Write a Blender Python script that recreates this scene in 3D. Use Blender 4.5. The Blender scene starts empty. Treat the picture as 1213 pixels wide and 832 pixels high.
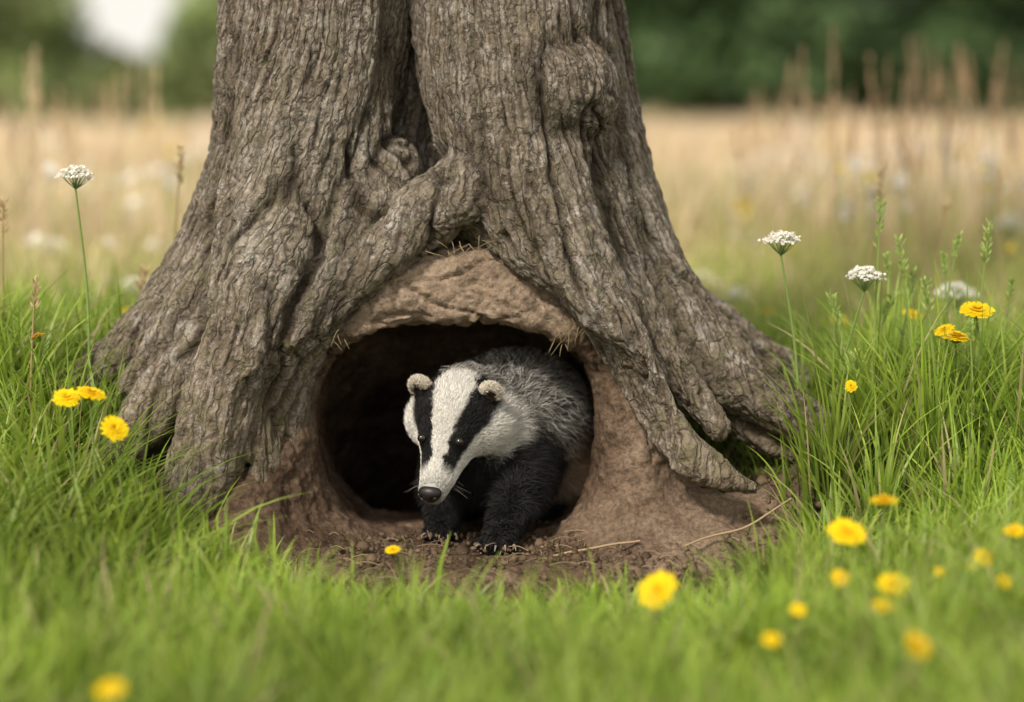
import bpy, math, random, time
import numpy as np
from mathutils import Vector
T0=time.time()
rng=np.random.default_rng(7); random.seed(7)
scene=bpy.context.scene
CAM_H=0.703; D=4.0
def S(u,v,y):
    k=(D+y)/D
    return np.array([(u-606)/716*k, y, CAM_H-(CAM_H-(640-v)/714)*k])
def ss(a,b,x):
    t=np.clip((x-a)/(b-a),0,1); return t*t*(3-2*t)
# ------------------------------------------------------------ noise
PERM=rng.permutation(256).astype(np.int32)
GR=rng.normal(size=(256,3)).astype(np.float32); GR/=np.linalg.norm(GR,axis=1)[:,None]
def pn(p):
    p=np.asarray(p,dtype=np.float32); i=np.floor(p).astype(np.int32); f=p-i
    w=f*f*f*(f*(f*6-15)+10); out=np.zeros(len(p),np.float32)
    for dx in (0,1):
        wx=w[:,0] if dx else 1-w[:,0]
        hx=PERM[(i[:,0]+dx)&255]
        for dy in (0,1):
            wy=w[:,1] if dy else 1-w[:,1]
            hy=PERM[(hx+i[:,1]+dy)&255]
            for dz in (0,1):
                wz=w[:,2] if dz else 1-w[:,2]
                h=PERM[(hy+i[:,2]+dz)&255]
                g=GR[h]
                dot=g[:,0]*(f[:,0]-dx)+g[:,1]*(f[:,1]-dy)+g[:,2]*(f[:,2]-dz)
                out+=wx*wy*wz*dot
    return out*1.5
def pn2(x,y,f,z=0.0):
    x=np.asarray(x,float);y=np.asarray(y,float); x,y=np.broadcast_arrays(x,y)
    p=np.stack([x.ravel()*f,y.ravel()*f,np.full(x.size,z)],1)
    return pn(p).reshape(x.shape)
# ------------------------------------------------------------ mesh helper
def mk(name,V,quads=None,tris=None,mat=None,cols=None,smooth=True,attrs=None,parent=None):
    me=bpy.data.meshes.new(name)
    V=np.ascontiguousarray(V,np.float32)
    me.vertices.add(len(V)); me.vertices.foreach_set('co',V.ravel())
    L=[];ls=[];off=0
    if quads is not None and len(quads):
        q=np.asarray(quads,np.int32); L.append(q.ravel()); ls.append(np.arange(len(q))*4+off); off+=len(q)*4
    if tris is not None and len(tris):
        q=np.asarray(tris,np.int32); L.append(q.ravel()); ls.append(np.arange(len(q))*3+off); off+=len(q)*3
    L=np.concatenate(L).astype(np.int32); ls=np.concatenate(ls).astype(np.int32)
    me.loops.add(len(L)); me.loops.foreach_set('vertex_index',L)
    me.polygons.add(len(ls)); me.polygons.foreach_set('loop_start',ls)
    me.update(calc_edges=True); me.validate()
    if smooth: me.polygons.foreach_set('use_smooth',np.ones(len(me.polygons),bool))
    if cols is not None:
        a=me.color_attributes.new('Col','FLOAT_COLOR','POINT')
        c=np.ones((len(V),4),np.float32); c[:,:3]=np.clip(cols,0,1); a.data.foreach_set('color',c.ravel())
    if attrs:
        for k,v in attrs.items():
            if v.ndim==2:
                a=me.attributes.new(k,'FLOAT_VECTOR','POINT'); a.data.foreach_set('vector',np.ascontiguousarray(v,np.float32).ravel())
            else:
                a=me.attributes.new(k,'FLOAT','POINT'); a.data.foreach_set('value',np.ascontiguousarray(v,np.float32))
    ob=bpy.data.objects.new(name,me); scene.collection.objects.link(ob)
    if mat: me.materials.append(mat)
    if parent: ob.parent=parent
    return ob
def empty(name):
    e=bpy.data.objects.new(name,None); e.empty_display_size=.1; scene.collection.objects.link(e); return e
def subdivide(V,Q,levels=1):
    ob=mk('tmp',V,Q); m=ob.modifiers.new('s','SUBSURF'); m.levels=levels; m.render_levels=levels
    dg=bpy.context.evaluated_depsgraph_get(); me=bpy.data.meshes.new_from_object(ob.evaluated_get(dg))
    n=len(me.vertices); v=np.empty(n*3,np.float32); me.vertices.foreach_get('co',v)
    nm=np.empty(n*3,np.float32); me.vertex_normals.foreach_get('vector',nm)
    l=np.empty(len(me.loops),np.int32); me.loops.foreach_get('vertex_index',l)
    o=ob.data; bpy.data.objects.remove(ob); bpy.data.meshes.remove(o); bpy.data.meshes.remove(me)
    return v.reshape(-1,3),nm.reshape(-1,3),l.reshape(-1,4)
# ------------------------------------------------------------ SDF + surface nets
CAP=0.25
class Grid:
    def __init__(s,lo,hi,h):
        s.o=np.array(lo,float); s.h=h; n=np.ceil((np.array(hi)-s.o)/h).astype(int)+1; s.n=n
        s.ax=[(s.o[i]+h*np.arange(n[i])).astype(np.float32) for i in range(3)]
        s.X=s.ax[0][:,None,None]; s.Y=s.ax[1][None,:,None]; s.Z=s.ax[2][None,None,:]
    def block(s,lo,hi):
        a=np.clip(np.floor((lo-s.o)/s.h).astype(int),0,s.n); b=np.clip(np.ceil((hi-s.o)/s.h).astype(int)+1,0,s.n)
        return tuple(slice(a[i],b[i]) for i in range(3))
    def chain(s,pts,pad=.07):
        C=np.full(s.n,CAP,np.float32)
        for i in range(len(pts)-1):
            a=pts[i];b=pts[i+1]; r=max(a[3],b[3])+pad
            lo=np.minimum(a[:3],b[:3])-r; hi=np.maximum(a[:3],b[:3])+r
            sl=s.block(lo,hi)
            if any(q.stop<=q.start for q in sl): continue
            x=s.X[sl[0]]-a[0]; y=s.Y[:,sl[1]]-a[1]; z=s.Z[:,:,sl[2]]-a[2]
            d=b[:3]-a[:3]; L=max(float(d@d),1e-9)
            t=np.clip((x*d[0]+y*d[1]+z*d[2])/L,0,1)
            dd=np.sqrt((x-t*d[0])**2+(y-t*d[1])**2+(z-t*d[2])**2)-(a[3]+t*(b[3]-a[3]))
            C[sl]=np.minimum(C[sl],dd)
        return C
    def sample(s,A,P):
        q=np.clip((P-s.o)/s.h,0,s.n-1.001); i=np.floor(q).astype(int); f=q-i; out=0
        for dx in (0,1):
            for dy in (0,1):
                for dz in (0,1):
                    w=(f[:,0] if dx else 1-f[:,0])*(f[:,1] if dy else 1-f[:,1])*(f[:,2] if dz else 1-f[:,2])
                    out=out+w*A[i[:,0]+dx,i[:,1]+dy,i[:,2]+dz]
        return out
def smin(a,b,k):
    h=np.clip(.5+.5*(b-a)/k,0,1); return b*(1-h)+a*h-k*h*(1-h)
def smax(a,b,k): return -smin(-a,-b,k)
def catmull(P,n=3):
    P=np.array(P,float); Q=np.vstack([2*P[0]-P[1],P,2*P[-1]-P[-2]]); out=[]
    for i in range(1,len(Q)-2):
        for j in range(n):
            t=j/n
            out.append(.5*((2*Q[i])+(-Q[i-1]+Q[i+1])*t+(2*Q[i-1]-5*Q[i]+4*Q[i+1]-Q[i+2])*t*t+(-Q[i-1]+3*Q[i]-3*Q[i+1]+Q[i+2])*t**3))
    out.append(P[-1]); return np.array(out)
def nets(g,F):
    s=F<0; cnt=np.zeros(np.array(s.shape)-1,np.int8)
    offs=[(i,j,k) for i in (0,1) for j in (0,1) for k in (0,1)]
    nx,ny,nz=s.shape
    for (i,j,k) in offs: cnt+=s[i:nx-1+i,j:ny-1+j,k:nz-1+k]
    idx=np.argwhere((cnt>0)&(cnt<8)); ID=np.full(cnt.shape,-1,np.int32); ID[idx[:,0],idx[:,1],idx[:,2]]=np.arange(len(idx))
    acc=np.zeros((len(idx),3));n=np.zeros(len(idx))
    fv={o:F[idx[:,0]+o[0],idx[:,1]+o[1],idx[:,2]+o[2]].astype(float) for o in offs}
    for a in offs:
        for ax in range(3):
            if a[ax]==0:
                b=list(a);b[ax]=1;b=tuple(b); fa=fv[a];fb=fv[b]; m=(fa<0)!=(fb<0)
                t=np.where(m,fa/np.where(m,fa-fb,1),0)
                acc+=m[:,None]*(np.array(a)+t[:,None]*(np.array(b)-np.array(a))); n+=m
    V=g.o+g.h*(idx+acc/n[:,None]); Q=[]
    for ax in range(3):
        lo=[slice(1,-1)]*3; hi=[slice(1,-1)]*3; lo[ax]=slice(0,-1); hi[ax]=slice(1,None)
        A=s[tuple(lo)];B=s[tuple(hi)]; e=np.argwhere(A!=B); ins=A[e[:,0],e[:,1],e[:,2]]
        off=np.array([1,1,1]); off[ax]=0; e=e+off
        b1=(ax+1)%3;b2=(ax+2)%3
        def cid(d1,d2):
            c=e.copy(); c[:,b1]-=d1; c[:,b2]-=d2; return ID[c[:,0],c[:,1],c[:,2]]
        q=np.stack([cid(1,1),cid(0,1),cid(0,0),cid(1,0)],1)
        q[~ins]=q[~ins][:,::-1]; Q.append(q)
    return V.astype(np.float32),np.vstack(Q)
# ------------------------------------------------------------ node helpers
class NT:
    def __init__(s,name):
        s.m=bpy.data.materials.new(name); s.m.use_nodes=True; s.t=s.m.node_tree; s.t.nodes.clear()
        s.out=s.n('ShaderNodeOutputMaterial')
    def n(s,ty,**kw):
        nd=s.t.nodes.new(ty)
        for k,v in kw.items():
            if k in nd.inputs: nd.inputs[k].default_value=v
            else: setattr(nd,k,v)
        return nd
    def l(s,a,b): s.t.links.new(a,b)
    def ramp(s,src,stops):
        r=s.n('ShaderNodeValToRGB'); cr=r.color_ramp
        while len(cr.elements)<len(stops): cr.elements.new(.5)
        for e,(p,c) in zip(cr.elements,stops):
            e.position=p; e.color=(c[0],c[1],c[2],1) if not isinstance(c,(int,float)) else (c,c,c,1)
        s.l(src,r.inputs[0]); return r.outputs[0]
    def mix(s,f,a,b,mode='MIX'):
        m=s.n('ShaderNodeMix',data_type='RGBA',blend_type=mode)
        for i,x in ((0,f),(6,a),(7,b)):
            if isinstance(x,(int,float)): m.inputs[i].default_value=x
            elif isinstance(x,tuple): m.inputs[i].default_value=(*x,1)
            else: s.l(x,m.inputs[i])
        return m.outputs[2]
    def math(s,op,a,b=0.0):
        m=s.n('ShaderNodeMath',operation=op)
        for i,x in ((0,a),(1,b)):
            if isinstance(x,(int,float)): m.inputs[i].default_value=x
            else: s.l(x,m.inputs[i])
        return m.outputs[0]
def veg_mat(name,trans=.35,rough=.5,spec=.25):
    N=NT(name); c=N.n('ShaderNodeAttribute',attribute_name='Col').outputs['Color']
    p=N.n('ShaderNodeBsdfPrincipled',Roughness=rough); p.inputs['Specular IOR Level'].default_value=spec
    N.l(c,p.inputs['Base Color'])
    t=N.n('ShaderNodeBsdfTranslucent'); N.l(c,t.inputs['Color'])
    m=N.n('ShaderNodeMixShader'); m.inputs[0].default_value=trans
    N.l(p.outputs[0],m.inputs[1]);N.l(t.outputs[0],m.inputs[2]);N.l(m.outputs[0],N.out.inputs[0]); return N.m
def col_mat(name,rough=.7,spec=.2):
    N=NT(name); c=N.n('ShaderNodeAttribute',attribute_name='Col').outputs['Color']
    nz=N.n('ShaderNodeTexNoise',Scale=180.0,Detail=3.0)
    cc=N.mix(1.0,c,N.ramp(nz.outputs[0],[(.3,.8),(.7,1.0)]),'MULTIPLY')
    p=N.n('ShaderNodeBsdfPrincipled',Roughness=rough); p.inputs['Specular IOR Level'].default_value=spec
    N.l(cc,p.inputs['Base Color']); N.l(p.outputs[0],N.out.inputs[0]); return N.m
def bark_mat():
    N=NT('bark'); fl=N.n('ShaderNodeAttribute',attribute_name='flow').outputs['Vector']
    ck=N.n('ShaderNodeAttribute',attribute_name='crack_crease_shade').outputs['Fac']
    tc=N.n('ShaderNodeTexCoord').outputs['Object']
    nw=N.n('ShaderNodeTexNoise',Scale=45.0,Detail=4.0); N.l(tc,nw.inputs['Vector'])
    w=N.n('ShaderNodeVectorMath',operation='SCALE'); w.inputs['Scale'].default_value=.016; N.l(nw.outputs['Color'],w.inputs[0])
    mp=N.n('ShaderNodeVectorMath',operation='MULTIPLY'); mp.inputs[1].default_value=(1,1,.55); N.l(fl,mp.inputs[0])
    ad=N.n('ShaderNodeVectorMath',operation='ADD'); N.l(mp.outputs[0],ad.inputs[0]);N.l(w.outputs[0],ad.inputs[1])
    v=N.n('ShaderNodeTexVoronoi',Scale=80.0,feature='DISTANCE_TO_EDGE'); N.l(ad.outputs[0],v.inputs['Vector'])
    v2=N.n('ShaderNodeTexVoronoi',Scale=80.0); N.l(ad.outputs[0],v2.inputs['Vector'])
    fine=N.n('ShaderNodeTexNoise',Scale=150.0,Detail=6.0,Roughness=.7); N.l(tc,fine.inputs['Vector'])
    fib=N.n('ShaderNodeTexNoise',Scale=190.0,Detail=4.0,Roughness=.6); N.l(mp.outputs[0],fib.inputs['Vector'])
    big=N.n('ShaderNodeTexNoise',Scale=5.0,Detail=6.0,Roughness=.65); N.l(tc,big.inputs['Vector'])
    med=N.n('ShaderNodeTexNoise',Scale=30.0,Detail=7.0,Roughness=.75); N.l(tc,med.inputs['Vector'])
    base=N.ramp(big.outputs[0],[(.3,(.18,.138,.10)),(.5,(.27,.22,.17)),(.7,(.38,.33,.27))])
    base=N.mix(.30,base,N.ramp(v2.outputs['Color'],[(0,(.14,.11,.08)),(.5,(.27,.22,.17)),(1,(.46,.41,.34))]))
    base=N.mix(N.ramp(med.outputs[0],[(.52,0.0),(.62,.65)]),base,(.52,.48,.42))
    base=N.mix(1.0,base,N.ramp(fine.outputs[0],[(.34,.5),(.64,1.22)]),'MULTIPLY')
    base=N.mix(1.0,base,N.ramp(fib.outputs[0],[(.34,.6),(.6,1.1)]),'MULTIPLY')
    edge=N.ramp(v.outputs['Distance'],[(0,.25),(.08,1.0)])
    base=N.mix(.7,base,N.mix(1.0,base,edge,'MULTIPLY'))
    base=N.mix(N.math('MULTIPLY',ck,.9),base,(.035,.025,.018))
    sx=N.n('ShaderNodeSeparateXYZ'); N.l(tc,sx.inputs[0])
    low=N.math('MULTIPLY',N.ramp(sx.outputs[2],[(.05,1.0),(.40,0.0)]),N.ramp(big.outputs[0],[(.4,.15),(.62,.6)]))
    base=N.mix(low,base,(.22,.155,.10))
    moss=N.math('MULTIPLY',N.ramp(sx.outputs[2],[(.15,.65),(.7,0.22)]),N.ramp(med.outputs[0],[(.36,.85),(.50,0.0)]))
    base=N.mix(moss,base,(.13,.14,.055))
    p=N.n('ShaderNodeBsdfPrincipled',Roughness=.95); p.inputs['Specular IOR Level'].default_value=.12
    N.l(base,p.inputs['Base Color'])
    h=N.math('ADD',N.math('MULTIPLY',N.ramp(v.outputs['Distance'],[(0,0.0),(.15,1.0)]),.6),N.math('MULTIPLY',fine.outputs[0],.8))
    h=N.math('ADD',h,N.math('MULTIPLY',fib.outputs[0],.7))
    b=N.n('ShaderNodeBump',Strength=.9,Distance=.006); N.l(h,b.inputs['Height']); N.l(b.outputs[0],p.inputs['Normal'])
    N.l(p.outputs[0],N.out.inputs[0]); return N.m
def soil_mat():
    N=NT('soil'); tc=N.n('ShaderNodeTexCoord').outputs['Object']
    a=N.n('ShaderNodeTexNoise',Scale=9.0,Detail=8.0,Roughness=.65); N.l(tc,a.inputs['Vector'])
    f=N.n('ShaderNodeTexNoise',Scale=120.0,Detail=5.0,Roughness=.7); N.l(tc,f.inputs['Vector'])
    v=N.n('ShaderNodeTexVoronoi',Scale=70.0); N.l(tc,v.inputs['Vector'])
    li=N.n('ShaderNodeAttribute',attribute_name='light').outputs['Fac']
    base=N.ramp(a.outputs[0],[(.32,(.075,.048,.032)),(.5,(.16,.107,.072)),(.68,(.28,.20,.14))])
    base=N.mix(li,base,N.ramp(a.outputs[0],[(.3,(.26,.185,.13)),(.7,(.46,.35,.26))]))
    base=N.mix(1.0,base,N.ramp(f.outputs[0],[(.3,.45),(.68,1.25)]),'MULTIPLY')
    p=N.n('ShaderNodeBsdfPrincipled',Roughness=.95); p.inputs['Specular IOR Level'].default_value=.1
    N.l(base,p.inputs['Base Color'])
    h=N.math('ADD',N.math('MULTIPLY',f.outputs[0],.9),N.math('MULTIPLY',v.outputs['Distance'],-.5))
    b=N.n('ShaderNodeBump',Strength=1.0,Distance=.008); N.l(h,b.inputs['Height']); N.l(b.outputs[0],p.inputs['Normal'])
    N.l(p.outputs[0],N.out.inputs[0]); return N.m
def ground_mat():
    N=NT('ground'); tc=N.n('ShaderNodeTexCoord').outputs['Object']
    a=N.n('ShaderNodeTexNoise',Scale=3.0,Detail=8.0,Roughness=.65); N.l(tc,a.inputs['Vector'])
    a2=N.n('ShaderNodeTexNoise',Scale=.35,Detail=5.0,Roughness=.6); N.l(tc,a2.inputs['Vector'])
    f=N.n('ShaderNodeTexNoise',Scale=90.0,Detail=5.0,Roughness=.7); N.l(tc,f.inputs['Vector'])
    sx=N.n('ShaderNodeSeparateXYZ'); N.l(tc,sx.inputs[0])
    near=N.ramp(a.outputs[0],[(.35,(.06,.07,.022)),(.65,(.11,.095,.045))])
    far=N.ramp(a2.outputs[0],[(.3,(.42,.34,.20)),(.7,(.54,.44,.29))])
    mr=N.n('ShaderNodeMapRange'); mr.inputs[1].default_value=1.0; mr.inputs[2].default_value=6.0; N.l(sx.outputs[1],mr.inputs[0])
    base=N.mix(mr.outputs[0],near,far)
    base=N.mix(1.0,base,N.ramp(f.outputs[0],[(.3,.6),(.7,1.1)]),'MULTIPLY')
    p=N.n('ShaderNodeBsdfPrincipled',Roughness=.95); p.inputs['Specular IOR Level'].default_value=.1
    N.l(base,p.inputs['Base Color'])
    b=N.n('ShaderNodeBump',Strength=.6,Distance=.01); N.l(f.outputs[0],b.inputs['Height']); N.l(b.outputs[0],p.inputs['Normal'])
    N.l(p.outputs[0],N.out.inputs[0]); return N.m
M_BARK=bark_mat(); M_SOIL=soil_mat(); M_GROUND=ground_mat()
M_GRASS=veg_mat('grass_blade',.42,.42,.35); M_STRAW=veg_mat('straw',.3,.7,.1); M_PETAL=veg_mat('petal',.25,.6,.1)
M_LEAF=veg_mat('leaf',.3,.55,.2); M_FUR=col_mat('fur',.62,.2); M_SKIN=col_mat('hide',.8,.1); M_ROOT=col_mat('root_fibre',.85,.15)
def simple(name,c,r,spec=.5):
    N=NT(name); nz=N.n('ShaderNodeTexNoise',Scale=300.0); cc=N.mix(1.0,c,N.ramp(nz.outputs[0],[(.3,.7),(.7,1.1)]),'MULTIPLY')
    p=N.n('ShaderNodeBsdfPrincipled',Roughness=r); p.inputs['Specular IOR Level'].default_value=spec
    N.l(cc,p.inputs['Base Color']); N.l(p.outputs[0],N.out.inputs[0]); return N.m
M_EYE=simple('eye_gloss',(.012,.008,.006),.06,.8); M_NOSE=simple('nose_skin',(.018,.014,.014),.42,.35); M_CLAW=simple('claw_horn',(.30,.25,.19),.45)
# ------------------------------------------------------------ terrain
def G(x,y):
    x=np.asarray(x,float);y=np.asarray(y,float)
    side=ss(.25,.62,np.abs(x+.05)); rise=ss(-.38,.10,y)
    g=.25*rise*(side+(1-side)*ss(.1,.5,y))*(1-.3*ss(0,.45,x)*(1-ss(.5,1.5,y)))
    g=g-.022*ss(.55,.2,np.abs(x))*ss(-.30,-.42,y)
    return g+.02*pn2(x,y,1.4)*ss(.2,.8,np.hypot(x+.05,y+.1))+.12*pn2(x,y,.12,3.3)*ss(3,12,y)
def apron(x,y):
    return np.sqrt(((x-.02)/.49)**2+((y+.12)/.285)**2)+.24*pn2(x,y,6,5.)+.16*pn2(x,y,15,2.)
def axis_pts(segs):
    out=[]
    for a,b,n in segs: out+=list(np.linspace(a,b,n,endpoint=False))
    out.append(segs[-1][1]); return np.array(out)
gx=axis_pts([(-400,-60,12),(-60,-8,40),(-8,-1.6,50),(-1.6,1.6,160),(1.6,8,50),(8,60,40),(60,400,12)])
gy=axis_pts([(-40,-6,15),(-6,-1.6,35),(-1.6,1.2,140),(1.2,8,60),(8,60,50),(60,600,20)])
GX,GY=np.meshgrid(gx,gy,indexing='ij'); GZ=G(GX,GY)
V=np.stack([GX.ravel(),GY.ravel(),GZ.ravel()],1); nx,ny=GX.shape
I=np.arange(nx*ny).reshape(nx,ny)
Q=np.stack([I[:-1,:-1],I[1:,:-1],I[1:,1:],I[:-1,1:]],-1).reshape(-1,4)
c=V[Q].mean(1); keep=~((c[:,0]>-.34)&(c[:,0]<.16)&(c[:,1]>-.12)&(c[:,1]<.52)); Q=Q[keep]
mk('ground',V,Q,mat=M_GROUND)
# ------------------------------------------------------------ tunnel & arch shapes
def tunnel(X,Y,Z,grow=0.0):
    fl=ss(-.06,-.24,Y); a=.234+.12*fl+grow; b=.186+.02*fl+grow; cz=.186-.8*np.maximum(0,Y-.2)
    e=((np.abs(X+.092)/a)**2.7+(np.abs(Z-cz)/b)**2.7)**(1/2.7)
    d=(e-1)*.19
    fz=.012-.8*np.maximum(0,Y-.2)-grow
    return np.maximum(np.maximum(d,fz-Z),Y-.78)
def archcut(X,Y,Z):
    e=(np.abs((X+.08)/.262)**2.3+np.abs((Z-.1)/.365)**2.3)**(1/2.3); return np.maximum((e-1)*.27,Y-.32)
# ------------------------------------------------------------ tree wood
tree=empty('oak_tree')
g=Grid((-1.02,-.42,-.12),(.72,.72,1.32),.0065)
px=1/716.
def CH(rows): 
    r=[]
    for u,v,y,rad in rows:
        p=S(u,v,y); r.append([p[0],p[1],p[2],rad*px*(D+y)/D])
    return catmull(r,3)
roots=[
 [(372,-420,.10,112),(374,-150,.09,112),(376,0,.08,112),(362,120,.06,106),(344,210,.02,90),(322,300,-.05,72),(298,385,-.11,58),(270,455,-.14,52),(250,515,-.16,46),(222,590,-.18,38)],
 [(330,60,.12,74),(318,180,.11,70),(278,280,.09,62),(232,348,.07,54),(172,400,.04,45),(116,440,.02,34),(50,500,.0,22)],
 [(330,250,.02,50),(272,360,-.05,43),(216,432,-.10,38),(165,500,-.13,30),(120,550,-.15,20)],
 [(455,205,.02,50),(420,290,-.04,46),(388,355,-.08,38),(362,425,-.12,32),(338,490,-.14,27),(312,560,-.16,20)],
 [(602,-420,.09,112),(602,-150,.08,112),(604,0,.06,114),(610,100,.04,112),(622,190,.0,94),(652,275,-.06,68),(700,350,-.11,50),(744,430,-.15,39),(782,500,-.18,31),(828,548,-.20,23),(895,578,-.21,12)],
 [(650,110,.0,88),(596,190,-.02,66),(544,232,-.04,50),(494,258,-.06,38),(450,300,-.08,34),(412,352,-.09,25),(392,400,-.11,14)],
 [(590,225,.0,52),(560,246,-.02,44),(620,258,-.02,46),(668,305,-.05,40),(712,380,-.09,26)],
 [(650,20,.10,84),(680,160,.09,76),(736,290,.06,60),(800,380,.03,52),(864,438,.0,46),(925,482,-.02,38),(1000,535,-.02,22)],
 [(690,200,.02,52),(752,350,-.03,34),(800,440,-.07,27),(850,505,-.09,18)],
 [(660,200,.24,80),(760,330,.22,54),(860,410,.22,40),(945,450,.22,26),(1010,480,.24,14)],
 [(720,300,.10,44),(790,420,.06,36),(860,480,.04,28),(940,535,.0,18)],
 [(440,-100,.05,36),(434,80,.02,36),(424,200,-.01,36),(394,300,-.07,33),(352,400,-.13,28),(330,450,-.16,20),(300,540,-.18,14)],
 [(300,-80,.02,42),(296,90,.02,42),(284,200,.01,40),(258,300,-.02,36),(198,400,-.08,27),(150,455,-.10,18)],
 [(686,-80,.02,38),(690,100,.02,38),(712,220,.01,36),(770,350,-.01,28),(830,440,-.03,20)],
 [(330,360,.02,90),(310,470,.0,90),(300,600,.0,90)],
 [(556,-100,-.02,26),(556,60,-.03,26),(566,170,-.06,26),(604,235,-.09,24),(660,300,-.12,22),(712,380,-.15,18),(760,460,-.18,12)],
 [(404,392,-.12,8),(378,435,-.17,11),(345,490,-.20,11),(306,530,-.225,9),(276,560,-.24,5)],
 [(384,430,-.17,6),(352,470,-.20,7),(322,515,-.22,6),(300,548,-.24,3)],
 [(396,520,-.13,6),(384,560,-.16,9),(396,590,-.18,7),(416,620,-.2,4)],
 [(350,505,-.18,9),(366,545,-.19,9),(398,585,-.19,6),(440,610,-.2,3)],
]
body=[[-.16,.36,1.5,.27],[-.16,.36,.9,.27],[-.16,.36,.55,.26],[-.16,.36,.2,.28],[-.16,.36,-.2,.30]]
F=g.chain(catmull(body,2)); F1=F.copy(); F2=np.full(g.n,CAP,np.float32)
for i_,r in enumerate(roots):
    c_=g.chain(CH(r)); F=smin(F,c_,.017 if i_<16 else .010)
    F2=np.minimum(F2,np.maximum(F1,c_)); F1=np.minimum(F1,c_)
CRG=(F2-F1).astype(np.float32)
for r in ([[-.3,.4,.6,.14],[-.5,.55,.3,.09],[-.8,.7,.15,.05]],[[0,.4,.6,.14],[.2,.6,.3,.09],[.4,.72,.15,.05]]):
    F=smin(F,g.chain(catmull(r,2)),.03)
F=smax(F,-g.chain(catmull([list(S(492,-420,.02))+[.010],list(S(490,0,.0))+[.010],list(S(486,110,-.02))+[.011],list(S(478,180,-.05))+[.018],list(S(472,204,-.06))+[.014]],3)),.02)
F=smax(F,-g.chain(np.array([list(S(556,280,-.12))+[.014],list(S(548,285,-.03))+[.02]])),.02)
F=smax(F,-archcut(g.X,g.Y,g.Z),.02)
F=np.maximum(F,-tunnel(g.X,g.Y,g.Z,.012))
V,Q=nets(g,F); V,NM,Q=subdivide(V,Q,1)
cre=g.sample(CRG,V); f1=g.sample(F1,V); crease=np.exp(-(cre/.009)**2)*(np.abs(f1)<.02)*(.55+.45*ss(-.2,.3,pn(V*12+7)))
def flow(p):
    x,y,z=p[:,0],p[:,1],p[:,2]
    W=.335+.24*ss(.95,.10,z)
    Xr=(x+.09)/W*.36; Yr=y/W*.36; R2=.235**2; r2=(x+.09)**2+(z-.17)**2
    k=R2/(r2+.35*R2)
    return np.stack([Xr*(1-.72*k),Yr,(z-.17)*(1+.7*k)*.20],1).astype(np.float32)
q=flow(V)
wv=np.stack([pn(V*8+3),pn(V*8+31),pn(V*8+57)],1)*.008+np.stack([pn(V*30+3),pn(V*30+31),pn(V*30+57)],1)*.0028; qw=q+wv*np.array([1,1,.35])
n1=pn(qw*np.array([42,42,22])); n2=pn(qw*np.array([84,84,48])+11); n3=pn(qw*np.array([50,50,90])+71)
m=ss(-.3,.4,pn(V*5+9)); m2=ss(-.35,.25,pn(V*13+39))
c1=np.exp(-(n1/.08)**2)*(.3+.7*m2); c2=np.exp(-(n2/.10)**2)*(.3+.7*ss(.3,-.3,pn(V*17+3))); c3=np.exp(-(n3/.05)**2)*.5*ss(.1,.4,pn(V*11+91))
d=.015*pn(qw*np.array([9,9,3]))+.011*pn(qw*np.array([20,20,5])+5)-.0074*c1*(.5+.5*m)-.0030*c2-.0018*c3+.0034*pn(V*36)+.0022*pn(V*80)
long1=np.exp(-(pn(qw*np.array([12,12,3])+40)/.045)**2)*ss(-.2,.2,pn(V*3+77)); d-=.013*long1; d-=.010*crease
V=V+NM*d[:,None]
crack_crease_shade=np.clip(.68*c1*(.5+.5*m)+.36*c2+.22*c3+.75*long1+.6*crease,0,1)  # bark cracks, plus occlusion-like shade painted into the creases between roots
mk('trunk',V,Q,mat=M_BARK,attrs={'flow':qw.astype(np.float32),'crack_crease_shade':crack_crease_shade},parent=tree)
print('wood',len(V),time.time()-T0)
def tube(P,R,sides=10):
    P=np.array(P,float);R=np.array(R,float);n=len(P)
    Tn=np.gradient(P,axis=0); Tn/=np.linalg.norm(Tn,axis=1)[:,None]+1e-9
    up=np.array([0.3,.9,.2]); A=np.cross(Tn,up); A/=np.linalg.norm(A,axis=1)[:,None]+1e-9; B=np.cross(Tn,A)
    th=np.linspace(0,2*np.pi,sides,endpoint=False)
    V=(P[:,None]+R[:,None,None]*(A[:,None]*np.cos(th)[None,:,None]+B[:,None]*np.sin(th)[None,:,None])).reshape(-1,3)
    i=np.arange(n-1)[:,None]*sides; j=np.arange(sides)[None]; j2=(j+1)%sides
    Q=np.stack([i+j,i+j2,i+sides+j2,i+sides+j],-1).reshape(-1,4); return V,Q
class Acc:
    def __init__(s): s.V=[];s.Q=[];s.C=[];s.n=0
    def add(s,V,Q,C):
        V=np.asarray(V,float); C=np.asarray(C,float)
        if C.ndim==1: C=np.tile(C,(len(V),1))
        s.V.append(V);s.Q.append(np.asarray(Q)+s.n);s.C.append(C);s.n+=len(V)
    def out(s,name,mat,parent=None,smooth=True):
        return mk(name,np.vstack(s.V),np.vstack(s.Q),mat=mat,cols=np.vstack(s.C),parent=parent,smooth=smooth)
A=Acc(); ends=[]
def limb(p0,p1,r0,r1,depth):
    n=10; t=np.linspace(0,1,n)[:,None]; mid=np.array(p0)*(1-t)+np.array(p1)*t
    mid[:,:2]+=.12*np.sin(t*3+rng.uniform(0,6))*np.linalg.norm(np.array(p1)-p0)*.3*t*(1-t)*2
    V_,Q_=tube(mid,r0+(r1-r0)*t[:,0],14); A.add(V_,Q_,(.2,.16,.12))
    if depth==0: ends.append(mid[-1]); return
    for _ in range(3):
        dv=rng.normal(size=3)*.7+np.array([0,0,.5])+(np.array(p1)-p0)/np.linalg.norm(np.array(p1)-p0)
        dv/=np.linalg.norm(dv); limb(mid[-1],mid[-1]+dv*np.linalg.norm(np.array(p1)-p0)*.75,r1*.9,r1*.45,depth-1)
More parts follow.
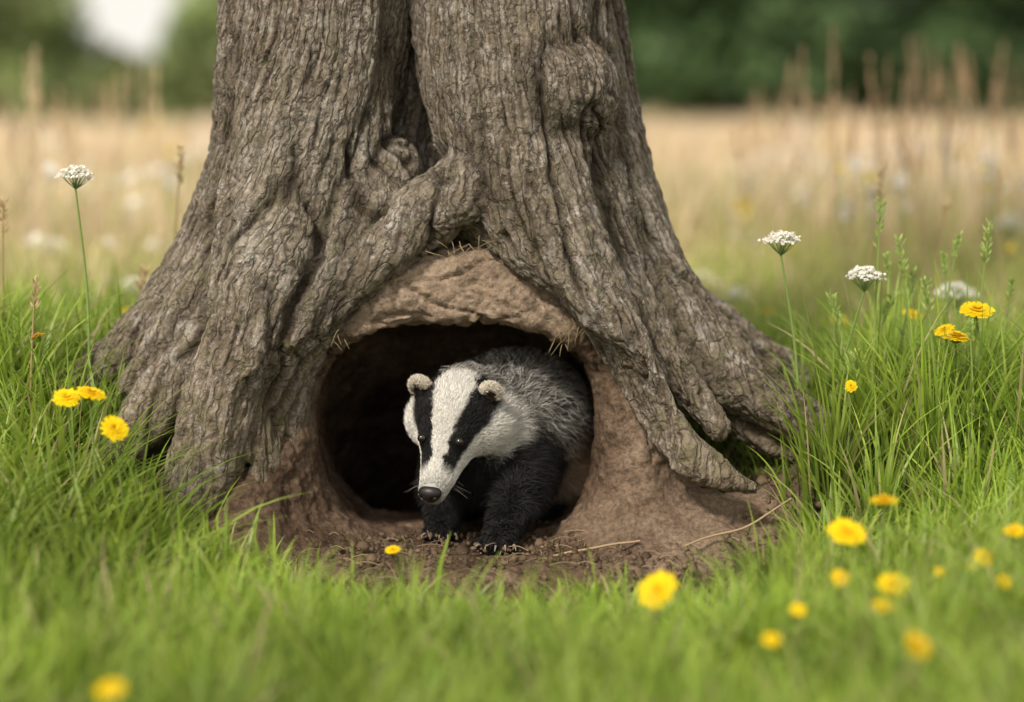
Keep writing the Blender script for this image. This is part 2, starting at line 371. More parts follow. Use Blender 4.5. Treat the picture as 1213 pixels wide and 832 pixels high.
limb(np.array([-.16,.2,1.2]),np.array([-.15,.25,3.0]),.30,.26,0); ends.clear()
for az in range(5):
    a=az*1.256+.4; limb(np.array([-.15,.25,2.85]),np.array([-.15+math.cos(a)*1.2,.25+math.sin(a)*1.2,4.2+.3*math.sin(az*2)]),.16,.08,2)
V_=np.vstack(A.V); mk('limbs',V_,np.vstack(A.Q),mat=M_BARK,attrs={'flow':(V_*np.array([1,1,.25])).astype(np.float32),'crack_crease_shade':np.zeros(len(V_),np.float32)},parent=tree)
def leafcloud(cent,n,rad,size,col):
    c=cent[rng.integers(0,len(cent),n)]+rng.normal(size=(n,3))*rad
    a=rng.normal(size=(n,3)); a/=np.linalg.norm(a,axis=1)[:,None]; b=np.cross(a,rng.normal(size=(n,3))); b/=np.linalg.norm(b,axis=1)[:,None]
    s=size*rng.uniform(.6,1.3,(n,1)); V=np.stack([c-a*s,c-b*s*.5,c+a*s,c+b*s*.5],1).reshape(-1,3)
    cc=np.repeat(np.array(col)*rng.uniform(.6,1.4,(n,1)),4,0); return V,np.arange(4*n).reshape(-1,4),cc
V_,Q_,C_=leafcloud(np.array(ends),9000,.32,.06,(.07,.13,.03)); mk('crown_leaves',V_,Q_,mat=M_LEAF,cols=C_,smooth=False,parent=tree)
# ------------------------------------------------------------ burrow soil
burrow=empty('badger_burrow')
g=Grid((-.72,-.64,-.62),(.74,.95,.56),.0085)
X,Y,Z=g.X,g.Y,g.Z
xx=g.ax[0][:,None];yy=g.ax[1][None,:]
hs=G(xx,yy)+.022-.07*ss(.7,1.4,apron(xx,yy))
hs=np.where((xx>-.36)&(xx<.18)&(yy>-.1)&(yy<.56),np.maximum(hs,G(xx,yy)-.02),hs)
def lumpf(x,y): return .013*pn2(x,y,10,2.)+.009*pn2(x,y,26,4.)
F=(Z-(hs+lumpf(xx,yy))[:,:,None]).astype(np.float32)
e=np.sqrt(((X+.08)/.292)**2+((Z-.1)/.395)**2)
lin=-.030-.055*ss(.25,.37,Z)*ss(.30,.18,np.abs(X+.08))+.03*ss(.43,.50,Z)
plug=smax(smax((e-1)*.28,(lin-Y)+0*Z,.025),Y-.45,.03)
F=smin(F,plug,.03)
def ell(c,r): 
    return (np.sqrt(((X-c[0])/r[0])**2+((Y-c[1])/r[1])**2+((Z-c[2])/r[2])**2)-1)*min(r)
F=smin(F,ell((.185,-.07,.08),(.09,.09,.20)),.05)
F=smin(F,ell((.27,-.09,.01),(.14,.11,.09)),.06)
F=smin(F,ell((-.34,-.08,.05),(.08,.09,.15)),.05)
F=smin(F,ell((-.42,-.11,.03),(.12,.11,.12)),.05)
F=smax(F,-tunnel(X,Y,Z),.014)
V,Q=nets(g,F.astype(np.float32))
V,NM,Q=subdivide(V,Q,1)
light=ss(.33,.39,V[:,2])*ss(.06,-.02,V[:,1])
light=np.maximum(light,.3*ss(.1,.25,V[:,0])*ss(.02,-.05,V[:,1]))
d=.010*pn(V*14)+.006*pn(V*38)+.004*pn(V*85)-.012*np.exp(-(pn(V*np.array([7,7,24])+4)/.06)**2)*light-.006*np.exp(-(pn(V*np.array([20,20,30])+4)/.05)**2)*light
tri_=np.exp(-(pn(V*np.array([26,26,7])+14)/.08)**2)*ss(.10,.2,V[:,2])*ss(.36,.30,V[:,2])*ss(.05,-.05,V[:,1]); d-=.006*tri_
V=V+NM*d[:,None]
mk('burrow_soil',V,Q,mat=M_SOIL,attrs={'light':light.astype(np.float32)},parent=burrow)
print('soil',len(V),time.time()-T0)
A=Acc()
for _ in range(1500):
    x=rng.normal(.03,.30);y=rng.uniform(-.52,-.05)
    if apron(np.array([x]),np.array([y]))[0]>1.2: continue
    s=rng.uniform(.0015,.006)*(2.0 if rng.random()<.08 else 1); p=np.array([x,y,float(G(x,y))+.020+s*.3+float(lumpf(x,y))])
    th=np.linspace(0,2*np.pi,6,endpoint=False); ring=np.stack([np.cos(th),np.sin(th),0*th],1)
    VV=np.vstack([[[0,0,.8]]*6,ring*rng.uniform(.7,1.1,(6,1))+[0,0,.1],[[0,0,-.6]]*6]); VV[:6]+=ring*.45; VV[12:]+=ring*.4
    j=np.arange(6);j2=(j+1)%6
    QQ=np.vstack([np.stack([j,j2,6+j2,6+j],1),np.stack([6+j,6+j2,12+j2,12+j],1),[[0,1,2,3],[0,3,4,5]]])
    A.add(VV*s*rng.uniform(.7,1.3,3)+p,QQ,np.array((.18,.125,.082))*rng.uniform(.6,1.5))
A.out('loose_clods',M_ROOT,burrow,smooth=False)
A=Acc()
def fibre(rows,wob=.006,col=(.26,.17,.10),n=6):
    P=[];R=[]
    for u,v,y,r in rows: P.append(S(u,v,y)); R.append(r)
    M=catmull(np.hstack([np.array(P),np.array(R)[:,None]]),n)
    M[:,:3]+=np.stack([pn(M[:,:3]*20+rng.uniform(0,50)) for _ in range(3)],1)*wob
    V_,Q_=tube(M[:,:3],np.maximum(M[:,3],.0003),7); A.add(V_,Q_,np.array(col)*rng.uniform(.75,1.25))
fibre([(610,664,-.24,.0015),(680,655,-.23,.0022),(762,640,-.22,.0018)],col=(.40,.29,.18))
fibre([(810,648,-.26,.0012),(880,625,-.24,.002),(940,590,-.22,.0015)],col=(.36,.26,.16))
for _ in range(44):
    if rng.random()<.5: u,v=rng.uniform(505,600),rng.uniform(278,296); yy0=-.105
    elif rng.random()<.85: u,v=rng.uniform(655,715),rng.uniform(372,405); yy0=-.105
    else: u,v=rng.uniform(395,425),rng.uniform(385,410); yy0=-.115
    du=rng.normal(0,9); dv=rng.uniform(6,24)
    fibre([(u,v,yy0,.0005),(u+du*.5,v+dv*.3,yy0-.008,.0005),(u+du*1.3,v+dv,yy0-.008,.0003)],.006,(.34,.27,.15),n=3)
for _ in range(120):
    x0=rng.normal(0,.32);y0=rng.uniform(-.46,-.12); a=rng.uniform(0,6.28); L=rng.uniform(.015,.05)
    z0=float(G(x0,y0))+.028+float(lumpf(x0,y0)); P=np.array([[x0,y0,z0],[x0+L*math.cos(a)*.5,y0+L*math.sin(a)*.5,z0+.004],[x0+L*math.cos(a),y0+L*math.sin(a),z0]])
    V_,Q_=tube(catmull(P,3),np.full(7,.0007),5); A.add(V_,Q_,np.array((.38,.29,.18))*rng.uniform(.45,1.0))
A.out('root_fibres',M_ROOT,burrow)
# ------------------------------------------------------------ badger
badger=empty('badger')
hc=np.array([-.092,-.105,.222]); f=np.array([-.24,-.76,-.60]); f/=np.linalg.norm(f)
sd=np.cross(np.array([0,0,1.]),f); sd/=np.linalg.norm(sd)
if sd[0]<0: sd=-sd
up=np.cross(f,sd); up=up if up[2]>0 else -up
roll=math.radians(4); sd,up=sd*math.cos(roll)-up*math.sin(roll),up*math.cos(roll)+sd*math.sin(roll)
def HL(a,b,c): return hc+f*a+sd*b+up*c
g=Grid((-.26,-.33,-.01),(.20,.48,.36),.0036)
X,Y,Z=g.X,g.Y,g.Z
la=(X-hc[0])*f[0]+(Y-hc[1])*f[1]+(Z-hc[2])*f[2]
lb=(X-hc[0])*sd[0]+(Y-hc[1])*sd[1]+(Z-hc[2])*sd[2]
lc=(X-hc[0])*up[0]+(Y-hc[1])*up[1]+(Z-hc[2])*up[2]
def el(ca,cb,cc,ra,rb,rc): return (np.sqrt(((la-ca)/ra)**2+((lb-cb)/rb)**2+((lc-cc)/rc)**2)-1)*min(ra,rb,rc)
def hcone(pts): return g.chain(np.array([list(HL(*p[:3]))+[p[3]] for p in pts]))
body=g.chain(catmull([[-.078,-.05,.208,.060],[-.042,.0,.198,.086],[-.004,.07,.190,.108],[.018,.15,.180,.112],[.018,.25,.160,.098],[.010,.34,.13,.05]],3))
body=smin(body,g.chain(np.array([[-.05,-.01,.135,.070],[.0,.10,.14,.086],[.015,.22,.13,.086]])),.04)
legs=[[[.012,.02,.150,.056],[.014,-.04,.108,.045],[.004,-.095,.074,.035],[-.010,-.130,.046,.028],[-.018,-.162,.032,.025],[-.022,-.190,.028,.019]],
      [[-.085,.02,.14,.048],[-.105,-.02,.09,.034],[-.113,-.04,.055,.027],[-.114,-.06,.034,.025],[-.116,-.088,.028,.018]],
      [[.05,.17,.13,.076],[.082,.11,.085,.052],[.084,.15,.052,.03],[.078,.12,.032,.025],[.074,.07,.028,.023],[.072,.05,.025,.017]],
      [[-.06,.22,.12,.07],[-.08,.17,.075,.045],[-.08,.2,.045,.028],[-.08,.14,.024,.02]]]
F=body
for L in legs: F=smin(F,g.chain(catmull(L,2)),.026)
toes=[]
for (cx,cy,cz,s,ang) in ((-.024,-.196,.026,.0115,-.15),(-.117,-.092,.026,.010,-.1),(.070,.046,.024,.0095,.1)):
    for i in range(5):
        o=(i-2)*s*1.15; fy=-abs(i-2)**1.5*s*-.25
        p=np.array([cx+o*math.cos(ang),cy+fy+o*math.sin(ang)*.5,cz-.004]); toes.append((p,s,(i-2)*.16+ang))
        F=smin(F,g.chain(np.array([[p[0],p[1]+s*1.6,p[2]+.003,s*.62],[p[0],p[1],p[2],s*.6]]),.03),.005)
F=smin(F,el(-.01,0,0,.074,.062,.052),.03)
F=smin(F,el(-.008,.038,-.022,.052,.038,.036),.025); F=smin(F,el(-.008,-.038,-.022,.052,.038,.036),.025)
F=smin(F,hcone([(.02,0,-.002,.049),(.065,0,-.012,.039),(.110,0,-.019,.0285),(.150,0,-.020,.0205)]),.02)
F=smin(F,hcone([(.03,0,-.036,.030),(.09,0,-.039,.019),(.134,0,-.038,.012)]),.012)
for sgn in (-1,1):
    F=smin(F,el(.064,sgn*.028,.016,.018,.009,.009),.012)
    F=smin(F,el(-.020,sgn*.060,.041,.012,.019,.021),.010)
    F=smax(F,-el(-.006,sgn*.062,.042,.008,.010,.011),.006)
HF=F
V,Q=nets(g,F)
def vnorm(V,Q):
    n=np.cross(V[Q[:,2]]-V[Q[:,0]],V[Q[:,3]]-V[Q[:,1]]); N=np.zeros_like(V)
    for i in range(4): np.add.at(N,Q[:,i],n)
    return N/(np.linalg.norm(N,axis=1)[:,None]+1e-12)
NMb=vnorm(V,Q)
def local(P): d=P-hc; return d@f,d@sd,d@up
def Hmask(a,b,c,j=0): return ss(-.072,-.045,a+j)*ss(.096,.082,np.abs(b)+j)*ss(-.074,-.062,c+j*.5)
EARC=.042;EARB=.062
def bcolor(P):
    a,b,c=local(P)
    blk=np.array([.015,.014,.014]); wht=np.array([.84,.81,.75])
    jit=.006*pn(P*120)+.004*pn(P*50)
    th=np.degrees(np.arctan2(np.abs(b)+jit,c+.012+.12*np.clip(a-.05,0,.2)))
    th1=26-7*ss(0,.08,a)+6*ss(-.02,-.08,a)
    th2=70-4*ss(.0,.1,a)
    st=ss(th1-3,th1+3,th)*(1-ss(th2-5,th2+5,th))*(1-ss(.110,.136,a))
    H=Hmask(a,b,c,jit*1.5)
    thr=ss(136,152,th)*(1-ss(.05,.09,a))
    col=wht[None]*(1-st[:,None])+blk*st[:,None]
    grey=(ss(.12,.165,a)*.42)[:,None]; col=np.where(col>.3,col*(1-grey),col)
    tz=np.clip(thr,0,1)[:,None]; col=col*(1-tz)+blk*tz
    for s in (-1,1):
        de=np.sqrt((a+.020)**2+(b-s*EARB)**2+(c-EARC)**2)
        er=(de<.026)&(c+np.abs(b)*.5>.068); inn=(np.sqrt((a+.004)**2+(b-s*EARB)**2+(c-EARC)**2)<.0125)
        col[er]=np.array([.74,.67,.56]); col[inn]=np.array([.06,.045,.035])
    y=P[:,1];z=P[:,2];x=P[:,0]
    gz=ss(-.065,-.025,y+.85*(z-.205)-.25*np.maximum(0,-x-.02)+jit*2)*ss(.045,.075,z)
    gz=np.maximum(gz,ss(-.02,.01,y)*ss(.235,.265,z))
    bro=ss(.20,.12,z)*ss(.03,.08,x)*ss(-.01,.06,y)*.9
    kind=gz*(1-H)
    body=blk[None]*(1-gz[:,None])+np.array([.36,.33,.29])*gz[:,None]
    bro=bro*gz; body=body*(1-bro[:,None])+np.array([.48,.30,.17])*bro[:,None]
    out=body*(1-H[:,None])+col*H[:,None]
    return out,kind,bro,H,st
cb,_,_,_,_=bcolor(V)
mk('body',V,Q,mat=M_SKIN,cols=cb*.8,parent=badger)
def fs(P):
    i=np.clip(np.round((P-g.o)/g.h).astype(int),0,g.n-1); return HF[i[0],i[1],i[2]]
eyes=[]
for s in (-1,1):
    o=HL(.076,0,-.010); dr=sd*s*math.sin(math.radians(44))+up*math.cos(math.radians(44)); t=0
    while fs(o+dr*t)<0 and t<.09: t+=.0005
    eyes.append(o+dr*(t-.0002)+f*.003)
def sph(seg=20):
    th=np.linspace(0,np.pi,seg//2+1); ph=np.linspace(0,2*np.pi,seg,endpoint=False)
    Tt,Pp=np.meshgrid(th,ph,indexing='ij'); l=np.stack([np.sin(Tt)*np.cos(Pp),np.sin(Tt)*np.sin(Pp),np.cos(Tt)],-1).reshape(-1,3)
    nr=len(th);I=np.arange(nr*seg).reshape(nr,seg); Qs=np.stack([I[:-1],np.roll(I[:-1],-1,1),np.roll(I[1:],-1,1),I[1:]],-1).reshape(-1,4)
    return l,Qs
for s,e in zip(('right','left'),eyes):
    l,Qs=sph(); mk('eye_'+s,e+l*.0074,Qs,mat=M_EYE,parent=badger)
l,Qs=sph(40)
wfac=1+.25*l[:,2]; loc=np.stack([l[:,0]*.0135,l[:,1]*.0185*wfac,l[:,2]*.0145],1)
for s in (-1,1):
    dn=np.sqrt((loc[:,1]-s*.009)**2+(loc[:,2]+.001)**2); loc[:,0]-=np.where(loc[:,0]>0,.009*np.exp(-(dn/.0038)**2),0)
nose_c=HL(.162,0,-.016)
mk('nose',nose_c+loc[:,:1]*f+loc[:,1:2]*sd+loc[:,2:]*up,Qs,mat=M_NOSE,parent=badger)
A=Acc()
for p,s,an in toes:
    L=s*2.1; P=[p+np.array([0,-s*.3,.001])]
    for k_ in range(1,5):
        t=k_/4; P.append(p+np.array([math.sin(an)*L*t,-s*.3-L*t,.005*math.sin(t*2.4)-.007*t*t+.002]))
    V_,Q_=tube(P,[s*.24,s*.22,s*.18,s*.11,s*.03],8); A.add(V_,Q_,(.3,.25,.2))
A.out('claws',M_CLAW,badger)
def fur(N):
    tri=np.vstack([Q[:,[0,1,2]],Q[:,[0,2,3]]]); ar=np.linalg.norm(np.cross(V[tri[:,1]]-V[tri[:,0]],V[tri[:,2]]-V[tri[:,0]]),axis=1)
    cen=V[tri].mean(1); a,b,c=local(cen); w=ar*(1+2.2*(a>-.08)); w*= (NMb[tri[:,0]][:,1]<.6)
    i=rng.choice(len(tri),N,p=w/w.sum()); r1=np.sqrt(rng.random(N));r2=rng.random(N)
    P=V[tri[i,0]]*(1-r1)[:,None]+V[tri[i,1]]*(r1*(1-r2))[:,None]+V[tri[i,2]]*(r1*r2)[:,None]
    n=NMb[tri[i,0]]
    ok=np.ones(N,bool)
    for e in eyes: ok&=np.linalg.norm(P-e,axis=1)>.0085
    ok&=np.linalg.norm(P-nose_c,axis=1)>.017
    ok&=P[:,2]>.012
    P=P[ok];n=n[ok];N=len(P)
    a,b,c=local(P); col,kind,bro,H,st=bcolor(P)
    hd=np.clip(Hmask(a,b,c)*1.5,0,1)
    leg=ss(.10,.05,P[:,2])*(1-hd)
    cheek=hd*ss(.040,.070,np.abs(b))*ss(.02,-.01,c)*ss(.06,.0,a)
    L=.034*(1-leg)*(1-hd)+.012*leg+hd*(.0058+.014*ss(.05,-.06,a))+cheek*.018
    L*=1-.55*ss(.05,.02,P[:,2])
    for s in (-1,1):
        de=np.sqrt((a+.020)**2+(b-s*EARB)**2+(c-EARC)**2); L=np.where(de<.028,.0055,L)
    L=L*rng.uniform(.5,1.25,N)
    cbk=np.array([.10,.85,-.35]); cl=np.array([.0,.25,-1.])
    comb=cbk*(1-leg)[:,None]+cl*leg[:,None]
    hv=-f[None]+np.sign(b)[:,None]*sd*cheek[:,None]*.8-up*cheek[:,None]*.35
    comb=comb*(1-hd)[:,None]+hv*hd[:,None]
    comb+=rng.normal(size=(N,3))*.24; clump=np.stack([pn(P*50+k) for k in (3,19,41)],1)*.8; comb+=clump*(1-hd*.45)[:,None]
    comb-=n*(comb*n).sum(1)[:,None]; comb/=np.linalg.norm(comb,axis=1)[:,None]+1e-9
    lift=(.48+.2*(1-hd))[:,None]
    d1=n*lift*1.2+comb*.8; d1/=np.linalg.norm(d1,axis=1)[:,None]; d2=n*lift*.4+comb+np.array([0,0,-.15]); d2/=np.linalg.norm(d2,axis=1)[:,None]
    p1=P+d1*(L*.5)[:,None]; p2=p1+d2*(L*.5)[:,None]
    sv=np.cross(d1,n+rng.normal(size=(N,3))*.8); sv/=np.linalg.norm(sv,axis=1)[:,None]+1e-9
    wd=(.00050*(1-hd)+.00034*hd)*rng.uniform(.7,1.3,N); sv=sv*wd[:,None]
    VV=np.stack([P-sv,P+sv,p1+sv*.95,p1-sv*.95,p2],1).reshape(-1,3)
    j=np.arange(N)[:,None]*5; QQ=j+np.array([[0,1,2,3]]); TT=j+np.array([[3,2,4]])
    br=rng.uniform(.7,1.2,(N,1)); k=kind[:,None]
    root=col*br*.8; mid=col*br; tip=col*br*1.05
    u=rng.random((N,1))+.45*pn(P*80+8)[:,None]; long=(u>.44)
    gr=np.array([.44,.40,.35]); gm=np.where(long,np.array([.28,.26,.235]),np.array([.03,.028,.026])); gt=np.where(long,np.array([.92,.90,.84]),np.array([.06,.055,.05]))
    root=root*(1-k)+gr*k*br; mid=mid*(1-k)+gm*k; tip=tip*(1-k)+gt*k*br
    bb=bro[:,None]; bc=np.array([.74,.48,.29]); mid=mid*(1-bb*.85)+bc*.7*bb*.85; tip=tip*(1-bb*.75)+bc*bb*br*.75
    CC=np.stack([root,root,mid,mid,tip],1).reshape(-1,3)
    mk('fur',VV,QQ,TT,mat=M_FUR,cols=CC,parent=badger)
fur(190000)
A=Acc()
for s in (-1,1):
    for k in range(5):
        p=HL(.125+.004*k-.01,s*.02,-.026-.003*(k%3)); dr=sd*s*1.0+f*.3*rng.uniform(-.3,1)+up*rng.uniform(-.7,.0); L=rng.uniform(.02,.034)
        V_,Q_=tube([p,p+dr*L*.5,p+dr*L-up*.006],[.0002,.00018,.00008],4); A.add(V_,Q_,(.25,.23,.2))
A.out('whiskers',M_FUR,badger)
print('badger',time.time()-T0)
# ------------------------------------------------------------ grass
def blades(base,h,w,az,bend,cb,ct,seg=4):
    N=len(base); t=np.linspace(0,1,seg+1); dx=np.stack([np.cos(az),np.sin(az),0*az],1)
    fa=az+np.pi/2+rng.normal(0,.7,N); sv=np.stack([np.cos(fa),np.sin(fa),0*fa],1)*w[:,None]*.5
    V=[];C=[]
    for tt in t:
        P=base+dx*(h*bend*tt**1.9)[:,None]+np.array([0,0,1])*(h*(tt-.32*np.minimum(bend,1.6)*tt**2.6))[:,None]
        wf=(1-tt**2.2)*.93+.07 if tt<1 else .03
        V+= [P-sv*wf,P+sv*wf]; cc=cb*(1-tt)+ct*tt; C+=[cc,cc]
    V=np.stack(V,1).reshape(-1,3); C=np.stack(C,1).reshape(-1,3); m=2*(seg+1)
    j=np.arange(N)[:,None,None]*m; k=(np.arange(seg)*2)[None,:,None]; Q=(j+k+np.array([0,1,3,2])[None,None]).reshape(-1,4)
    return V,Q,C
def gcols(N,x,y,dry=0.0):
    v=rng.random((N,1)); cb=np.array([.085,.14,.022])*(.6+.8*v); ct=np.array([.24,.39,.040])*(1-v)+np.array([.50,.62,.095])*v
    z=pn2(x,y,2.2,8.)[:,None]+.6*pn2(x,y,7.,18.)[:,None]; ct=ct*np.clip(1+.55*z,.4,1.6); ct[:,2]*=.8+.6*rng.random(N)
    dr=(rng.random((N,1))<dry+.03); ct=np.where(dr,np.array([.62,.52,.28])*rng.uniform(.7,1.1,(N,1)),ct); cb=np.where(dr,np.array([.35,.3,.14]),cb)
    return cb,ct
N=88000
x=rng.uniform(-1.8,1.8,N);y=rng.uniform(-1.9,1.0,N)
ap=apron(x,y); wood=((np.abs(x+.12)<.52-.25*np.abs(y))&(y>-.12)&(y<.6))
keep=(ap>.96+.32*rng.random(N)**2)&~wood&(np.abs(x)<.75+.32*(y+3)*.8); x=x[keep];y=y[keep];ap=ap[keep];N=len(x)
cl=pn2(x,y,5.,1.); cl2=pn2(x,y,1.6,6.); cl3=pn2(x,y,11.,4.)
h=.038+.03*ss(-.6,-1.0,y)+.04*ss(-.3,.4,cl)+.05*ss(0,.4,cl3)+.08*rng.random(N)**4
h*=1-.30*ss(.45,.15,np.abs(x-.02))*ss(-.9,-.6,y)
L=ss(-.46,-.66,x)*ss(-.66,-.42,y)*ss(.25,.02,y); R=ss(.42,.58,x)*ss(-.55,-.30,y)*ss(.6,.15,y)
h+=L*(.11*rng.random(N)+.05)*(1+.6*cl)+R*(.09*rng.random(N)+.02)*(1+.8*cl)+.05*ss(.25,.7,x)*ss(-.2,-.5,y)*rng.random(N)*2+.03*ss(.2,.9,y)
h*=.35+.65*ss(1.0,1.8,ap)
cb,ct=gcols(N,x,y,.04)
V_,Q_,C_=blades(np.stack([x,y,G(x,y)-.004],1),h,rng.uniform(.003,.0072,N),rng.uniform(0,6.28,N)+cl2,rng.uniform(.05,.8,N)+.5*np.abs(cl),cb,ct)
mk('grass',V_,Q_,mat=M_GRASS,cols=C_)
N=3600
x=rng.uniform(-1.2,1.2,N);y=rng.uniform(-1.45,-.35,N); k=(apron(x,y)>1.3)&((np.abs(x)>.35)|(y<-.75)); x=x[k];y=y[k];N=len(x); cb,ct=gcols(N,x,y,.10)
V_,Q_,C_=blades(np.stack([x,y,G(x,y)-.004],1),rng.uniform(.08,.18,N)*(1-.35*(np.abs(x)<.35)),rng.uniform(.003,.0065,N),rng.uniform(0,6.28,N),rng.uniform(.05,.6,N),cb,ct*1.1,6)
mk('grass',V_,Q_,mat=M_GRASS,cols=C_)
def tufts(cent,per,hh,spread,bw=(.004,.008),dry=.03,name='tall_grass_tuft',bend=(.1,.8),dark=.95):
    for (cx,cy,s) in cent:
        n=int(per*s); a=rng.uniform(0,6.28,n); r=np.abs(rng.normal(0,spread,n)); x=cx+r*np.cos(a);y=cy+r*np.sin(a)
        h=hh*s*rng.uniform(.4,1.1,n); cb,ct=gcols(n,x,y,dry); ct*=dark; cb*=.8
        V_,Q_,C_=blades(np.stack([x,y,G(x,y)-.005],1),h,rng.uniform(*bw,n),a+rng.normal(0,.5,n),rng.uniform(*bend,n),cb,ct,7)
        mk(name,V_,Q_,mat=M_GRASS,cols=C_)
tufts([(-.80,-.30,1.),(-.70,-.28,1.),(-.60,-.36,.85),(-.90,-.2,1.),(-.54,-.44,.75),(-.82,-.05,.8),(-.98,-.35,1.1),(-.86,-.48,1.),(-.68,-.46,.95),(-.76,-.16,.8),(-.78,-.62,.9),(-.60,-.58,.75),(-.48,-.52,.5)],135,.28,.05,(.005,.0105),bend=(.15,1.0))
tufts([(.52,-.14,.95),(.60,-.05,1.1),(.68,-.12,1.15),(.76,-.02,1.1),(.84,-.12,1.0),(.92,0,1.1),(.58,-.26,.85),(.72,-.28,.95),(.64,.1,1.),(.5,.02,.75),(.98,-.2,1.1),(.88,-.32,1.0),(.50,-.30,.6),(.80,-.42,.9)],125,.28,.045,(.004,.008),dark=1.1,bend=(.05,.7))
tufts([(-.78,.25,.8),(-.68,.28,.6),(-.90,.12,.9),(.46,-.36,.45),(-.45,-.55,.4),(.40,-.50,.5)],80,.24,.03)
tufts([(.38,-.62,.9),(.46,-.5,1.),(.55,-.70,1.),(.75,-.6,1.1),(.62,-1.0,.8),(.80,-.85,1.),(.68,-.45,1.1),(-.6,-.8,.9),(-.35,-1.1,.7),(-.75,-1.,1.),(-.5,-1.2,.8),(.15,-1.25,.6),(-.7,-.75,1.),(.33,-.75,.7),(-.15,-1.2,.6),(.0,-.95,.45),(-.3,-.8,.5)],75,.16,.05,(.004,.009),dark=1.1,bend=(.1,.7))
cb=np.array([[.1,.2,.02]]*12);ct=np.array([[.40,.56,.07]]*12)
bx=np.array([-.125,-.12,-.135,-.42,-.44,-.25,.22,.45,-.33,.08,.12,-.2])*.9; by=np.array([-.50,-.51,-.49,-.4,-.38,-.48,-.5,-.45,-.42,-.46,-.45,-.44])
V_,Q_,C_=blades(np.stack([bx,by,G(bx,by)],1),np.array([.13,.08,.05,.1,.12,.06,.06,.11,.09,.05,.04,.05]),np.full(12,.008),np.array([0,.6,3,2.5,1,0,2,.4,1,2,0,3]),np.full(12,.18),cb,ct,6)
mk('grass_sprig',V_,Q_,mat=M_GRASS,cols=C_)
def meadow(name,N,y0,y1,hh,w0,green,tone):
    y=y0+(y1-y0)*rng.random(N); half=.6+ (y+4)*.40; x=rng.uniform(-1,1,N)*half
    cl=pn2(x,y,.7,2.); h=hh*rng.uniform(.5,1.15,N)*(1+.6*cl)
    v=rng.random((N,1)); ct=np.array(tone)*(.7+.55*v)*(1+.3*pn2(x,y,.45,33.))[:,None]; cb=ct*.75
    gm=(rng.random(N)<np.clip(green(y)+.4*pn2(x,y,.5,9.),0,1))[:,None]; ct=np.where(gm,np.array([.50,.54,.16])*(.7+.6*v),ct); cb=np.where(gm,np.array([.26,.31,.08]),cb)
    V_,Q_,C_=blades(np.stack([x,y,G(x,y)-.01],1),h,w0*(1+ (y-y0)/6)*rng.uniform(.6,1.3,N),rng.uniform(0,6.28,N),rng.uniform(.1,.7,N),cb,ct,3)
    mk(name,V_,Q_,mat=M_STRAW,cols=C_)
meadow('meadow_grass',32000,.9,4.5,.16,.005,lambda y:.90-.24*(y-.9),(.76,.62,.38))
meadow('straw_grass',40000,3.0,16,.29,.009,lambda y:.26-.04*(y-4),(.82,.67,.46))
meadow('straw_grass',26000,16,55,.42,.03,lambda y:.06+0*y,(.82,.67,.48))
def plume(N,y0,y1,xs,hh,name,tone):
    A=Acc()
    for i in range(N):
        y=rng.uniform(y0,y1);x=xs[i%len(xs)][0]*(y+4)+rng.normal(0,xs[i%len(xs)][1]*(y+4)); z=float(G(x,y)); h=hh*rng.uniform(.6,1.15)
        dx=rng.normal(0,.05);dy=rng.normal(0,.05); P=np.array([[x,y,z],[x+dx*.4,y+dy*.4,z+h*.5],[x+dx,y+dy,z+h]])
        V_,Q_=tube(catmull(P,2),np.linspace(.0022,.0012,5)*(1+y/12),4); c_=np.array(tone)*rng.uniform(.7,1.2); A.add(V_,Q_,c_)
        n=20; t=rng.uniform(.72,1.,n); pos=np.stack([x+dx*t,y+dy*t,z+h*t],1); a=rng.uniform(0,6.28,n)
        L=.022*(1+y/14)*(1.15-t)*3; e=pos+np.stack([np.cos(a)*L*.4,np.sin(a)*L*.4,L*.9],1); sv=np.stack([-np.sin(a),np.cos(a),0*a],1)*.0030*(1+y/8)
        A.add(np.stack([pos-sv*.3,pos+sv*.3,e+sv,e-sv],1).reshape(-1,3),np.arange(4*n).reshape(-1,4),c_*1.1)
    A.out(name,M_STRAW)
plume(60,2.2,5.5,[(.165,.022),(.195,.018),(.12,.014)],.62,'plume_grass',(.60,.44,.29))
plume(30,2.2,5.5,[(-.19,.022)],.58,'plume_grass',(.70,.56,.38))
plume(160,6,14,[(0.0,.16)],.46,'plume_grass',(.74,.58,.40))
